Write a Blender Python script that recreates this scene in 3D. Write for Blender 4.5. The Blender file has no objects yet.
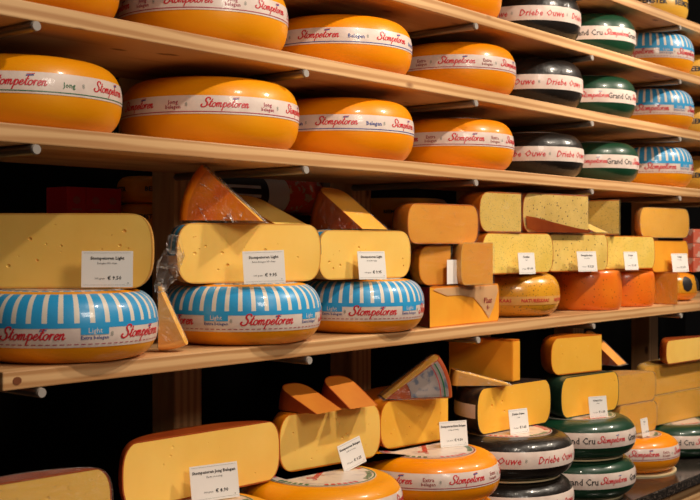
import bpy, bmesh, math, random
from mathutils import Vector, Matrix
random.seed(7)
COL = bpy.context.scene.collection
PI = math.pi
# ------------------------------------------------------------------ the room's measures (metres, 0 = eye height)
CAM_D = 1.53                       # camera's distance from the shelf fronts (shelf fronts stand at y = 0)
YAW = math.radians(39.63)
SN, CS = math.sin(YAW), math.cos(YAW)
FPX, HOR = 1118.0, 244.0
Z_C, Z_1, Z_2, Z_3, Z_4 = -.200, .190, .387, .578, .758     # shelf tops
TH = .030
Z_G = -.700                        # stone counter top

def X(px, y):                      # where a sight line meets the upright plane at depth y
    t = (px - 350) / FPX
    return (y + CAM_D) * (CS + t * SN) / (SN - t * CS)
def TX(px, cy, r):                 # x of a round wheel's middle from its right outline
    t = (px - 350) / FPX; dx, dy = CS + t * SN, SN - t * CS
    n = math.hypot(dx, dy); dx /= n; dy /= n
    return (dx * (cy + CAM_D) - r) / dy
def ZZ(px, y, py):
    t = (px - 350) / FPX
    return (HOR - py) / FPX * (y + CAM_D) / (SN - t * CS)
def onz(px, py, z):
    Zd = -z * FPX / (py - HOR); Xd = (px - 350) / FPX * Zd
    return Xd * SN + Zd * CS, Zd * SN - Xd * CS - CAM_D

# ------------------------------------------------------------------ materials
def srgb(r, g, b):
    f = lambda c: (c/255/12.92) if c/255 <= .04045 else ((c/255+.055)/1.055)**2.4
    return (f(r), f(g), f(b), 1)
MATS = {}
def mat(name, col, rough=.5, metal=0, coat=0, col2=None, scale=20, bump=0, bscale=200, spec=.5, sss=0, stretch=None, contrast=(.35, .65), detail=4, coat_rough=.08, spots=None):
    if name in MATS: return MATS[name]
    m = bpy.data.materials.new(name); m.use_nodes = True
    nt = m.node_tree; N = nt.nodes; L = nt.links
    b = N['Principled BSDF']
    b.inputs['Base Color'].default_value = col
    b.inputs['Roughness'].default_value = rough
    b.inputs['Metallic'].default_value = metal
    b.inputs['Coat Weight'].default_value = coat
    b.inputs['Coat Roughness'].default_value = coat_rough
    b.inputs['Specular IOR Level'].default_value = spec
    if sss:
        b.inputs['Subsurface Weight'].default_value = sss
        b.inputs['Subsurface Radius'].default_value = (1, .5, .2)
        b.inputs['Subsurface Scale'].default_value = .004
    tc = N.new('ShaderNodeTexCoord')
    vec = tc.outputs['Object']
    if stretch:
        mp = N.new('ShaderNodeMapping'); mp.inputs['Scale'].default_value = stretch
        L.new(vec, mp.inputs['Vector']); vec = mp.outputs['Vector']
    last = None
    if col2:
        no = N.new('ShaderNodeTexNoise'); no.inputs['Scale'].default_value = scale; no.inputs['Detail'].default_value = detail
        L.new(vec, no.inputs['Vector'])
        cr = N.new('ShaderNodeValToRGB')
        cr.color_ramp.elements[0].position = contrast[0]; cr.color_ramp.elements[0].color = col
        cr.color_ramp.elements[1].position = contrast[1]; cr.color_ramp.elements[1].color = col2
        L.new(no.outputs['Fac'], cr.inputs['Fac']); last = cr.outputs['Color']
    if spots:
        scol, sscale, thr = spots
        vo = N.new('ShaderNodeTexVoronoi'); vo.inputs['Scale'].default_value = sscale; vo.inputs['Randomness'].default_value = 1
        L.new(tc.outputs['Object'], vo.inputs['Vector'])
        sep = N.new('ShaderNodeSeparateColor'); L.new(vo.outputs['Color'], sep.inputs['Color'])
        mu = N.new('ShaderNodeMath'); mu.operation = 'MULTIPLY'; mu.inputs[1].default_value = thr; L.new(sep.outputs['Red'], mu.inputs[0])
        lt = N.new('ShaderNodeMath'); lt.operation = 'LESS_THAN'; L.new(vo.outputs['Distance'], lt.inputs[0]); L.new(mu.outputs[0], lt.inputs[1])
        mx = N.new('ShaderNodeMixRGB'); L.new(lt.outputs[0], mx.inputs['Fac'])
        if last: L.new(last, mx.inputs['Color1'])
        else: mx.inputs['Color1'].default_value = col
        mx.inputs['Color2'].default_value = scol; last = mx.outputs['Color']
    if last: L.new(last, b.inputs['Base Color'])
    if bump:
        n2 = N.new('ShaderNodeTexNoise'); n2.inputs['Scale'].default_value = bscale; n2.inputs['Detail'].default_value = 3
        L.new(vec, n2.inputs['Vector'])
        bp = N.new('ShaderNodeBump'); bp.inputs['Strength'].default_value = bump; bp.inputs['Distance'].default_value = .002
        L.new(n2.outputs['Fac'], bp.inputs['Height']); L.new(bp.outputs['Normal'], b.inputs['Normal'])
        L.new(bp.outputs['Normal'], b.inputs['Coat Normal'])
    MATS[name] = m
    return m

M_ORANGE = mat('orange_wax', srgb(232, 146, 2), .4, coat=.22, spec=.3, col2=srgb(238, 156, 8), scale=6, bump=.12, bscale=90, sss=.1, coat_rough=.14)
M_ORANGE2 = mat('deep_orange_wax', srgb(236, 138, 0), .38, coat=.25, spec=.3, col2=srgb(240, 148, 4), scale=6, bump=.15, bscale=70, sss=.1, coat_rough=.12)
M_HERBOR = mat('herbed_orange_wax', srgb(226, 104, 10), .36, coat=.3, col2=srgb(232, 122, 18), scale=12, bump=.2, bscale=60, spots=(srgb(168, 84, 14), 120, .3))
M_YELLOWWAX = mat('yellow_wax', srgb(214, 160, 48), .36, coat=.3, col2=srgb(222, 172, 60), scale=6, bump=.1, bscale=80)
M_SPOTWAX = mat('speckled_yellow_wax', srgb(216, 146, 26), .3, coat=.5, col2=srgb(226, 160, 36), scale=8, bump=.2, bscale=70, spots=(srgb(140, 100, 30), 170, .36))
M_BLACK = mat('black_wax', srgb(16, 13, 11), .35, coat=.4, spec=.3, col2=srgb(30, 22, 17), scale=8, bump=.5, bscale=90)
M_GREEN = mat('green_wax', srgb(12, 52, 32), .36, coat=.4, spec=.3, col2=srgb(20, 62, 40), scale=8, bump=.25, bscale=60)
M_PASTE = mat('cheese_paste', srgb(246, 202, 104), .5, coat=.06, spec=.3, col2=srgb(240, 192, 92), scale=9, bump=.1, bscale=60, sss=.25)
M_PASTE_A = mat('aged_paste', srgb(244, 184, 66), .5, coat=.08, spec=.3, col2=srgb(238, 174, 56), scale=10, bump=.12, bscale=60, sss=.2, spots=(srgb(244, 196, 110), 70, .13))
M_PASTE_O = mat('orange_paste', srgb(236, 164, 48), .5, coat=.08, spec=.3, col2=srgb(230, 150, 38), scale=10, bump=.2, bscale=50, sss=.2)
M_PASTE_H = mat('herbed_paste', srgb(234, 200, 104), .5, coat=.06, spec=.3, col2=srgb(224, 188, 84), scale=14, bump=.2, bscale=80, sss=.2, spots=(srgb(160, 132, 60), 230, .34))
M_PASTE_P = mat('peppered_paste', srgb(232, 198, 108), .5, coat=.15, col2=srgb(212, 176, 84), scale=14, bump=.2, bscale=80, sss=.2, spots=(srgb(88, 56, 26), 120, .3))
M_RINDPALE = mat('pale_rind', srgb(222, 168, 84), .4, coat=.3, col2=srgb(216, 150, 60), scale=9, bump=.2, bscale=60)
M_RINDOR = mat('orange_rind', srgb(214, 122, 16), .35, coat=.4, col2=srgb(190, 90, 14), scale=9, bump=.2, bscale=60)
M_RINDRED = mat('red_brown_rind', srgb(150, 58, 20), .35, coat=.4, col2=srgb(176, 84, 26), scale=9, bump=.25, bscale=60)
M_RINDBLK = mat('dark_rind', srgb(34, 26, 24), .35, coat=.5, col2=srgb(58, 42, 36), scale=30, bump=.4, bscale=60)
M_RINDGRN = mat('green_rind', srgb(26, 54, 40), .35, coat=.5, col2=srgb(40, 66, 50), scale=30, bump=.4, bscale=60)
M_RINDHERB = mat('amber_rind', srgb(196, 104, 22), .35, coat=.4, col2=srgb(172, 80, 18), scale=20, bump=.25, bscale=60)
M_PAPER = mat('band_paper', srgb(226, 208, 196), .4, coat=.25, col2=srgb(216, 194, 184), scale=30, bump=.2, bscale=80, contrast=(.4, .7))
M_PAPERPINK = mat('pink_band_paper', srgb(226, 170, 90), .4, coat=.3, col2=srgb(222, 156, 80), scale=30)
M_WHITE = mat('card_white', srgb(238, 232, 226), .5)
M_SHEET = mat('waxed_paper', srgb(226, 206, 160), .4, coat=.3)
M_REDINK = mat('red_ink', srgb(202, 30, 44), .4)
M_DREDINK = mat('dark_red_ink', srgb(168, 40, 70), .4)
M_MAROON = mat('maroon_ink', srgb(150, 36, 40), .4)
M_BLUEINK = mat('blue_ink', srgb(40, 62, 140), .4)
M_GREENINK = mat('green_ink', srgb(30, 104, 62), .4)
M_BLACKINK = mat('black_ink', srgb(34, 30, 32), .5)
M_GREYINK = mat('grey_ink', srgb(150, 150, 140), .5)
M_SKY = mat('light_blue_print', srgb(38, 150, 208), .38, coat=.4, col2=srgb(44, 158, 214), scale=10, bump=.3, bscale=40)
M_STRIPEW = mat('white_print', srgb(226, 214, 198), .4, coat=.4, bump=.3, bscale=40)
M_TOPLAB = mat('top_label_print', srgb(214, 196, 180), .4, coat=.3, col2=srgb(170, 150, 150), scale=26, contrast=(.5, .7))
M_STEEL = mat('brushed_steel', srgb(150, 142, 132), .35, metal=.8, bump=.05)
M_CAP = mat('pale_cap', srgb(158, 150, 142), .5)
M_BROWNP = mat('brown_paste', srgb(206, 126, 38), .45, coat=.15, col2=srgb(192, 108, 30), scale=10, bump=.2, bscale=50)  # darker, browner paste for the two wedges on the holed half
M_PALEOR = mat('pale_orange_side', srgb(238, 176, 96), .5, coat=.1, col2=srgb(230, 160, 78), scale=12)
M_DARK = mat('black_cloth', srgb(14, 14, 15), .9, col2=srgb(20, 20, 20), scale=4)
M_REDBOX = mat('red_card', srgb(214, 30, 46), .5)
M_CREAM = mat('cream_board', srgb(222, 196, 140), .6)
M_REDWAX = mat('red_wax', srgb(166, 26, 30), .3, coat=.5)

def wood_mat(name, c1, c2, knot, axis='X'):
    m = bpy.data.materials.new(name); m.use_nodes = True
    nt = m.node_tree; N = nt.nodes; L = nt.links; b = N['Principled BSDF']
    tc = N.new('ShaderNodeTexCoord'); mp = N.new('ShaderNodeMapping')
    mp.inputs['Scale'].default_value = {'X': (1.2, 14, 14), 'Z': (14, 14, 1.2)}[axis]
    L.new(tc.outputs['Object'], mp.inputs['Vector'])
    n1 = N.new('ShaderNodeTexNoise'); n1.inputs['Scale'].default_value = 3.2; n1.inputs['Detail'].default_value = 6; n1.inputs['Distortion'].default_value = .6
    L.new(mp.outputs['Vector'], n1.inputs['Vector'])
    w = N.new('ShaderNodeTexWave'); w.wave_type = 'BANDS'; w.bands_direction = 'Z' if axis == 'X' else 'X'
    w.inputs['Scale'].default_value = 1.1; w.inputs['Distortion'].default_value = 6; w.inputs['Detail'].default_value = 3; w.inputs['Detail Scale'].default_value = .6
    L.new(mp.outputs['Vector'], w.inputs['Vector'])
    mixf = N.new('ShaderNodeMixRGB'); mixf.inputs['Fac'].default_value = .5
    L.new(n1.outputs['Fac'], mixf.inputs['Color1']); L.new(w.outputs['Fac'], mixf.inputs['Color2'])
    cr = N.new('ShaderNodeValToRGB'); cr.color_ramp.elements[0].position = .3; cr.color_ramp.elements[0].color = c2
    cr.color_ramp.elements[1].position = .6; cr.color_ramp.elements[1].color = c1
    L.new(mixf.outputs['Color'], cr.inputs['Fac'])
    vo = N.new('ShaderNodeTexVoronoi'); vo.inputs['Scale'].default_value = 1
    mk = N.new('ShaderNodeMapping'); mk.inputs['Scale'].default_value = {'X': (6, 13, 13), 'Z': (13, 13, 6)}[axis]
    L.new(tc.outputs['Object'], mk.inputs['Vector']); L.new(mk.outputs['Vector'], vo.inputs['Vector'])
    kr = N.new('ShaderNodeValToRGB'); kr.color_ramp.elements[0].position = .06; kr.color_ramp.elements[0].color = (1, 1, 1, 1)
    kr.color_ramp.elements[1].position = .13; kr.color_ramp.elements[1].color = (0, 0, 0, 1)
    L.new(vo.outputs['Distance'], kr.inputs['Fac'])
    mm = N.new('ShaderNodeMixRGB'); L.new(kr.outputs['Color'], mm.inputs['Fac']); L.new(cr.outputs['Color'], mm.inputs['Color1']); mm.inputs['Color2'].default_value = knot
    L.new(mm.outputs['Color'], b.inputs['Base Color']); b.inputs['Roughness'].default_value = .55
    bp = N.new('ShaderNodeBump'); bp.inputs['Strength'].default_value = .15; bp.inputs['Distance'].default_value = .002
    L.new(mixf.outputs['Color'], bp.inputs['Height']); L.new(bp.outputs['Normal'], b.inputs['Normal'])
    return m
M_WOOD = wood_mat('pine_board', srgb(214, 170, 118), srgb(182, 132, 82), srgb(130, 80, 42))
M_POST = wood_mat('pine_post', srgb(206, 158, 106), srgb(176, 126, 80), srgb(100, 60, 34), 'Z')
M_FLOOR = wood_mat('floor_boards', srgb(90, 66, 48), srgb(66, 46, 34), srgb(40, 28, 20))
M_STONE = mat('speckled_granite', srgb(34, 30, 28), .15, coat=.3, col2=srgb(120, 104, 92), scale=160, contrast=(.52, .72), detail=5)

def wrap_mat(name='clear_film', crinkle=.4, lo=.58):
    m = bpy.data.materials.new(name); m.use_nodes = True
    nt = m.node_tree; N = nt.nodes; L = nt.links
    for n in list(N): N.remove(n)
    out = N.new('ShaderNodeOutputMaterial'); tr = N.new('ShaderNodeBsdfTransparent'); gl = N.new('ShaderNodeBsdfGlossy'); mx = N.new('ShaderNodeMixShader')
    tr.inputs['Color'].default_value = (.99, .98, .97, 1)
    gl.inputs['Roughness'].default_value = .3
    fr = N.new('ShaderNodeFresnel'); fr.inputs['IOR'].default_value = 1.35
    tc = N.new('ShaderNodeTexCoord'); no = N.new('ShaderNodeTexNoise'); no.inputs['Scale'].default_value = 55; no.inputs['Detail'].default_value = 4; no.inputs['Distortion'].default_value = 1.2
    mp = N.new('ShaderNodeMapping'); mp.inputs['Scale'].default_value = (1, 1, 2.2)
    L.new(tc.outputs['Object'], mp.inputs['Vector']); L.new(mp.outputs['Vector'], no.inputs['Vector'])
    bp = N.new('ShaderNodeBump'); bp.inputs['Strength'].default_value = 1; bp.inputs['Distance'].default_value = .016
    L.new(no.outputs['Fac'], bp.inputs['Height'])
    L.new(bp.outputs['Normal'], gl.inputs['Normal'])
    ad = N.new('ShaderNodeMath'); ad.operation = 'MULTIPLY_ADD'; ad.inputs[1].default_value = .3; ad.inputs[2].default_value = .045; L.new(fr.outputs[0], ad.inputs[0])
    nr = N.new('ShaderNodeTexNoise'); nr.inputs['Scale'].default_value = 26; nr.inputs['Detail'].default_value = 6; nr.inputs['Distortion'].default_value = 2.2
    L.new(mp.outputs['Vector'], nr.inputs['Vector'])
    rr_ = N.new('ShaderNodeValToRGB'); rr_.color_ramp.elements[0].position = lo; rr_.color_ramp.elements[0].color = (0, 0, 0, 1)
    rr_.color_ramp.elements[1].position = .70; rr_.color_ramp.elements[1].color = (crinkle, crinkle, crinkle, 1)
    L.new(nr.outputs['Fac'], rr_.inputs['Fac'])
    a2_ = N.new('ShaderNodeMath'); a2_.operation = 'ADD'; a2_.use_clamp = True; L.new(ad.outputs[0], a2_.inputs[0]); L.new(rr_.outputs['Color'], a2_.inputs[1])
    L.new(a2_.outputs[0], mx.inputs['Fac']); L.new(tr.outputs[0], mx.inputs[1]); L.new(gl.outputs[0], mx.inputs[2]); L.new(mx.outputs[0], out.inputs['Surface'])
    return m
M_WRAP = wrap_mat()
M_WRAPS = wrap_mat('taut_film', .10, .60)

# ------------------------------------------------------------------ object helpers
def obj(name, me, parent=None, mats=None, smooth=False):
    if isinstance(me, bmesh.types.BMesh):
        bm = me; me = bpy.data.meshes.new(name); bm.normal_update(); bm.to_mesh(me); bm.free()
    o = bpy.data.objects.new(name, me); COL.objects.link(o)
    if mats:
        for m in (mats if isinstance(mats, (list, tuple)) else [mats]): me.materials.append(m)
    if smooth:
        me.polygons.foreach_set('use_smooth', [True] * len(me.polygons)); me.set_sharp_from_angle(angle=math.radians(38))
    if parent: o.parent = parent
    return o
def root(name, loc=(0, 0, 0), rz=0):
    o = bpy.data.objects.new(name, None); o.empty_display_size = .05; COL.objects.link(o)
    o.location = loc; o.rotation_euler = (0, 0, rz); return o
def tag(o, label=None, cat=None, group=None, kind=None):
    if label: o['label'] = label
    if cat: o['category'] = cat
    if group: o['group'] = group
    elif 'group' in o.keys() and label: del o['group']
    if kind: o['kind'] = kind
    return o
def copy_tree(o, parent=None):
    c = o.copy(); COL.objects.link(c); c.parent = parent
    for ch in list(o.children): copy_tree(ch, c)
    return c
def box(bm, x0, x1, y0, y1, z0, z1, mi=0, bev=0):
    b2 = bmesh.new()
    bmesh.ops.create_cube(b2, size=1, matrix=Matrix.Translation(((x0+x1)/2, (y0+y1)/2, (z0+z1)/2)) @ Matrix.Diagonal((x1-x0, y1-y0, z1-z0, 1)))
    if bev: bmesh.ops.bevel(b2, geom=b2.edges[:], offset=bev, segments=2, affect='EDGES', profile=.5)
    for f in b2.faces: f.material_index = mi
    merge(bm, b2); return bm
def merge(bm, b2, mtx=None):
    me = bpy.data.meshes.new('tmp'); b2.to_mesh(me); b2.free()
    if mtx: me.transform(mtx)
    bm.from_mesh(me); bpy.data.meshes.remove(me)

# outline of a round cheese: list of (radius, height)
def profile(r, h, b=.05, n=2.5, steps=16):
    pts = [(0, 0)]
    for k in range(1, 5): pts.append(((r-b)*k/5, 0))
    for k in range(steps + 1):
        a = -PI/2 + PI * k / steps
        c, s = abs(math.cos(a)), abs(math.sin(a))
        pts.append((r - b + b * c ** (2/n), h/2 + math.copysign(h/2 * s ** (2/n), a if a else 1)))
    for k in range(4, 0, -1): pts.append(((r-b)*k/5, h))
    pts.append((0, h)); return pts
def rad_at(r, h, z, b=.05, n=2.5):
    s = min(1, abs(z - h/2) / (h/2)); return r - b + b * (1 - s ** n) ** (1/n)
def sweep(pts, a0, a1, n, closed=False, caps=False):
    bm = bmesh.new(); full = abs(a1 - a0) > 2*PI - 1e-4
    rings = []
    for k in range(n + (0 if full else 1)):
        a = a0 + (a1 - a0) * k / n
        rings.append([bm.verts.new((p[0]*math.cos(a), p[0]*math.sin(a), p[1])) for p in pts])
    m = len(pts)
    for k in range(n):
        A = rings[k]; B = rings[(k+1) % len(rings)]
        for i in range(m if closed else m-1):
            j = (i+1) % m
            if pts[i][0] < 1e-6 and pts[j][0] < 1e-6: continue
            vs = [A[i], B[i], B[j], A[j]]
            try: bm.faces.new(vs)
            except ValueError: pass
    if caps and not full:
        bm.faces.new(rings[0]); bm.faces.new(list(reversed(rings[-1])))
    bmesh.ops.remove_doubles(bm, verts=bm.verts, dist=1e-6)
    bmesh.ops.dissolve_degenerate(bm, dist=1e-6, edges=bm.edges)
    bmesh.ops.recalc_face_normals(bm, faces=bm.faces)
    return bm
def shell(po, pi_, a0, a1, n, mi=0):       # solid skin between two outlines with square ends
    bm = bmesh.new(); rings = []
    for k in range(n + 1):
        a = a0 + (a1 - a0) * k / n
        rings.append(([bm.verts.new((p[0]*math.cos(a), p[0]*math.sin(a), p[1])) for p in po],
                      [bm.verts.new((p[0]*math.cos(a), p[0]*math.sin(a), p[1])) for p in pi_]))
    m = len(po)
    def q(*v):
        try: bm.faces.new(v)
        except ValueError: pass
    for k in range(n):
        A, B = rings[k], rings[k+1]
        for i in range(m-1):
            q(A[0][i], B[0][i], B[0][i+1], A[0][i+1]); q(A[1][i], A[1][i+1], B[1][i+1], B[1][i])
    for k, R in ((0, rings[0]), (1, rings[-1])):
        for i in range(m-1): q(*((R[0][i], R[0][i+1], R[1][i+1], R[1][i]) if k == 0 else (R[0][i+1], R[0][i], R[1][i], R[1][i+1])))
    bmesh.ops.remove_doubles(bm, verts=bm.verts, dist=1e-6)
    bmesh.ops.dissolve_degenerate(bm, dist=1e-6, edges=bm.edges)
    bmesh.ops.recalc_face_normals(bm, faces=bm.faces)
    return bm

# ------------------------------------------------------------------ lettering
GLYPH = {
 'S': (1.45, [[(1.5,1.6),(1.45,1.95),(1.05,2.1),(.62,1.85),(.66,1.35),(1.08,.9),(1.08,.3),(.6,-.05),(.05,.05),(-.15,.4),(.1,.62)]]),
 't': (.78, [[(.0,.3),(.4,1.0),(.6,1.8)],[(.6,1.8),(.38,.6),(.42,.08),(.68,.08),(.9,.4)],[(.2,1.12),(.85,1.2)]]),
 'o': (.95, [[(.55,.98),(.18,.75),(.12,.25),(.42,0),(.78,.28),(.8,.78),(.55,.98)],[(.78,.78),(1.05,.8)]]),
 'm': (1.5, [[(.0,.6),(.22,.98),(.14,0)],[(.16,.4),(.42,.95),(.62,.85),(.54,0)],[(.56,.4),(.84,.95),(1.06,.85),(.98,.2),(1.16,.02),(1.45,.35)]]),
 'p': (1.0, [[(.0,.5),(.3,1.0),(.05,-.85)],[(.2,.5),(.5,.98),(.82,.75),(.75,.2),(.42,0),(.2,.15)],[(.75,.2),(1.0,.3)]]),
 'e': (.82, [[(.05,.4),(.45,.5),(.68,.75),(.5,.98),(.22,.72),(.15,.22),(.45,0),(.88,.35)]]),
 'r': (.75, [[(.0,.5),(.28,1.05),(.2,0)],[(.24,.5),(.48,.95),(.78,.85)]]),
 'n': (1.1, [[(.0,.6),(.22,.98),(.14,0)],[(.16,.4),(.44,.95),(.68,.85),(.6,.2),(.78,.02),(1.05,.35)]]),
}
def smooth_line(pts, n=4):
    out = []
    for i in range(len(pts)-1):
        p0 = pts[max(i-1, 0)]; p1 = pts[i]; p2 = pts[i+1]; p3 = pts[min(i+2, len(pts)-1)]
        for k in range(n):
            t = k / n
            out.append(tuple(.5*(2*p1[j]+(p2[j]-p0[j])*t+(2*p0[j]-5*p1[j]+4*p2[j]-p3[j])*t*t+(3*p1[j]-p0[j]-3*p2[j]+p3[j])*t**3) for j in (0, 1)))
    out.append(tuple(pts[-1])); return out
def script_polys(word, xh, width=.33, shear=.28):   # flat pen strokes as quads, centred
    polys = []; x = 0
    for ch in word:
        adv, strokes = GLYPH[ch]
        w = width * (1.35 if ch == 'S' else 1)
        for s in strokes:
            pts = [((px + x + py*shear), py) for px, py in s]
            pts = smooth_line(pts)
            L_, R_ = [], []
            for i, p in enumerate(pts):
                a = pts[max(i-1, 0)]; b = pts[min(i+1, len(pts)-1)]
                dx, dy = b[0]-a[0], b[1]-a[1]; d = math.hypot(dx, dy) or 1
                ww = w * (.5 + .28*abs(dy/d))
                L_.append((p[0]-dy/d*ww/2, p[1]+dx/d*ww/2)); R_.append((p[0]+dy/d*ww/2, p[1]-dx/d*ww/2))
            for i in range(len(pts)-1): polys.append([L_[i], R_[i], R_[i+1], L_[i+1]])
        x += adv
    return [[((p[0]-x/2)*xh, p[1]*xh) for p in q] for q in polys]
_fc = {}
def font_polys(text, size, shear=0, bold=0, squash=1):
    key = (text, shear, bold)
    if key not in _fc:
        cu = bpy.data.curves.new('t', 'FONT'); cu.body = text; cu.size = 1; cu.resolution_u = 1; cu.align_x = 'CENTER'; cu.align_y = 'CENTER'; cu.shear = shear; cu.offset = bold
        o = bpy.data.objects.new('t', cu); COL.objects.link(o)
        dg = bpy.context.evaluated_depsgraph_get(); dg.update()
        me = bpy.data.meshes.new_from_object(o.evaluated_get(dg))
        _fc[key] = [[(me.vertices[i].co.x, me.vertices[i].co.y) for i in p.vertices] for p in me.polygons]
        bpy.data.meshes.remove(me); bpy.data.objects.remove(o); bpy.data.curves.remove(cu)
    return [[(p[0]*size*squash, p[1]*size) for p in q] for q in _fc[key]]
def rect(x0, x1, y0, y1): return [[(x0, y0), (x1, y0), (x1, y1), (x0, y1)]]
def shift(polys, dx, dy): return [[(p[0]+dx, p[1]+dy) for p in q] for q in polys]
class Print:
    def __init__(self): self.items = []; self.mats = []
    def add(self, polys, m):
        if m not in self.mats: self.mats.append(m)
        self.items.append((polys, self.mats.index(m)))
    def build(self, name, parent, fn):
        bm = bmesh.new()
        for polys, mi in self.items:
            for q in polys:
                vs = [bm.verts.new(fn(*p)) for p in q]
                try: f = bm.faces.new(vs); f.material_index = mi
                except ValueError: pass
        return obj(name, bm, parent, self.mats)

# ------------------------------------------------------------------ whole wheels
H = .12
def band_surface(r, h, z0, z1, b, n, eps, a0=0, a1=2*PI, na=72, nz=5):
    bm = bmesh.new(); full = a1 - a0 > 6.28
    g = []
    for i in range(na + (0 if full else 1)):
        a = a0 + (a1-a0)*i/na; col = []
        for k in range(nz+1):
            z = z0 + (z1-z0)*k/nz; rr = rad_at(r, h, z, b, n) + eps
            col.append(bm.verts.new((rr*math.cos(a), rr*math.sin(a), z)))
        g.append(col)
    for i in range(na):
        A, B = g[i], g[(i+1) % len(g)]
        for k in range(nz): bm.faces.new((A[k], B[k], B[k+1], A[k+1]))
    return bm
def make_wheel(name, kind, r=.165, h=H, b=.055, n=2.4):
    q = h/.12
    t = root(name)
    wax = {'jong': M_ORANGE, 'jongb': M_ORANGE, 'bel': M_ORANGE2, 'extra': M_ORANGE2, 'black': M_BLACK, 'green': M_GREEN,
           'light': M_ORANGE, 'beem': M_YELLOWWAX, 'spot': M_SPOTWAX, 'herb': M_HERBOR, 'disc': M_ORANGE2, 'small': M_ORANGE2}[kind]
    obj('rind', sweep(profile(r, h, b, n, 20), 0, 2*PI, 72), t, wax, True)
    def on(u, v, e=.0011):
        z = v; rr = rad_at(r, h, z, b, n) + e; a = -PI/2 + u / r
        return (rr*math.cos(a), rr*math.sin(a), z)
    C_ = 2*PI*r
    P = Print()
    if kind in ('jong', 'jongb', 'bel', 'extra'):
        dz = (h-.12)*.45; zc = .069+dz; z0, z1 = .052+dz, .088+dz
        bd = obj('paper_band', band_surface(r, h, z0, z1, b, n, .0006), t, M_PAPER, True)
        line = {'jong': M_GREENINK, 'jongb': M_DREDINK, 'bel': M_BLUEINK, 'extra': M_DREDINK}[kind]
        txt = {'jong': ('Jong', None, M_GREENINK), 'jongb': ('Jong', 'belegen', M_DREDINK), 'bel': ('Belegen', None, M_BLUEINK), 'extra': ('Extra', 'belegen', M_MAROON)}[kind]
        for i in range(120):
            P.add(rect(C_*i/120, C_*(i+1)/120, .0555+dz, .0570+dz), line)
        for i in range(6):
            u = C_*i/6
            P.add(shift(script_polys('Stompetoren', .0086), u, zc-.0035), M_REDINK)
            P.add(shift([[(0,0),(.013,.001),(.012,.0028),(0,.002)]], u+.014, zc+.0115), M_BLUEINK)
            P.add(shift([[(0,0),(.013,.001),(.013,.0022),(0,.001)]], u+.015, zc+.0143), M_REDINK)
            if txt[1]:
                P.add(shift(font_polys(txt[0], .012, bold=.01), u+C_/12-.006, zc+.006), txt[2])
                P.add(shift(font_polys(txt[1], .0105, bold=.01), u+C_/12-.006, zc-.0035), txt[2])
            else: P.add(shift(font_polys(txt[0], .0125, bold=.015), u+C_/12-.006, zc), txt[2])
            P.add(shift(font_polys('8', .012), u+C_/12+.021, zc+.001), M_GREYINK)
        P.build('lettering', bd, on)
    elif kind in ('black', 'green'):
        dz = (h-.12)*.3; z0, z1 = .041+dz, .082+dz; zc = .0605+dz
        bd = obj('paper_band', band_surface(r, h, z0, z1, b, n, .0006), t, M_PAPER, True)
        if kind == 'black':
            for i in range(6):
                P.add(shift(font_polys('Driebe', .025, shear=.3, bold=.012, squash=.95), C_*i/6-.036, zc), M_REDINK)
                P.add(shift(font_polys('Ouwe', .025, shear=.3, bold=.012, squash=.95), C_*i/6+.036, zc), M_REDINK)
                P.add(shift(font_polys('8', .014), C_*i/6+.079, zc), M_GREYINK)
        else:
            for i in range(5):
                P.add(shift(font_polys('Grand Cru', .025, bold=.012, squash=.9), C_*i/5-.045, zc), M_BLACKINK)
                P.add(shift(script_polys('Stompetoren', .0084), C_*i/5+.058, zc-.005), M_REDINK)
                P.add(shift([[(0,0),(.012,.001),(.011,.0026),(0,.002)]], C_*i/5+.07, zc+.0115), M_BLUEINK)
        P.build('lettering', bd, on)
    elif kind == 'light':
        lo = .020 if h > .13 else .002
        bd = obj('paper_band', band_surface(r, h, .028+lo, .062+lo, b, n, .0006), t, M_PAPER, True)
        # striped sleeve from the blue line over the shoulder to the top
        bm = bmesh.new(); ns = 40; sub = 6
        zs = .060 + lo
        prof = [(rad_at(r, h, zs + (h-zs)*k/14, b, n)+.0008, zs + (h-zs)*k/14 + (.0008 if k == 14 else 0)) for k in range(15)]
        prof.append((r-b-.022, h+.0009))
        for s in range(ns*sub):
            a = 2*PI*s/(ns*sub); a2 = 2*PI*(s+1)/(ns*sub)
            blue = (s % sub) < 4
            for k in range(len(prof)-1):
                q = [(prof[k], a), (prof[k], a2), (prof[k+1], a2), (prof[k+1], a)]
                f = bm.faces.new([bm.verts.new((p[0]*math.cos(x), p[0]*math.sin(x), p[1])) for p, x in q])
                f.material_index = 0 if (blue or k < 2) else 1
        bmesh.ops.remove_doubles(bm, verts=bm.verts, dist=1e-6)
        obj('striped_sleeve', bm, t, [M_SKY, M_STRIPEW], True)
        for i in range(5):
            u = C_*i/5
            P.add(shift(script_polys('Stompetoren', .0100), u, .0415), M_REDINK)
            P.add(shift([[(0,0),(.012,.001),(.011,.0024),(0,.0018)]], u+.014, .0555), M_BLUEINK)
            P.add(shift([[(0,0),(.012,.001),(.012,.0021),(0,.001)]], u+.015, .0583), M_REDINK)
            for k in range(8):
                P.add(rect(u+C_/10-.024+k*.006, u+C_/10-.018+k*.006, .0490, .0612), M_SKY)
            P.add(shift(font_polys('Light', .0125), u+C_/10, .0552), M_PAPER)
            P.add(shift(font_polys('Extra belegen', .0088, bold=.01), u+C_/10, .0438), M_BLUEINK)
            P.add(shift(font_polys('8', .012), u+C_/10+.030, .0490), M_GREYINK)
            for k in range(18):
                P.add(rect(u+k*C_/90, u+k*C_/90+C_/140, .0325, .0338), M_DREDINK)
        P.build('lettering', bd, lambda u, v: on(u, v + lo, .0013))
    elif kind in ('beem', 'small'):
        for i in range(7 if kind == 'beem' else 4):
            P.add(shift(font_polys('BEEMSTER', .025 if kind == 'beem' else .015, bold=.03), C_*i/(7 if kind == 'beem' else 4), h*.5), M_BLACKINK)
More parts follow.
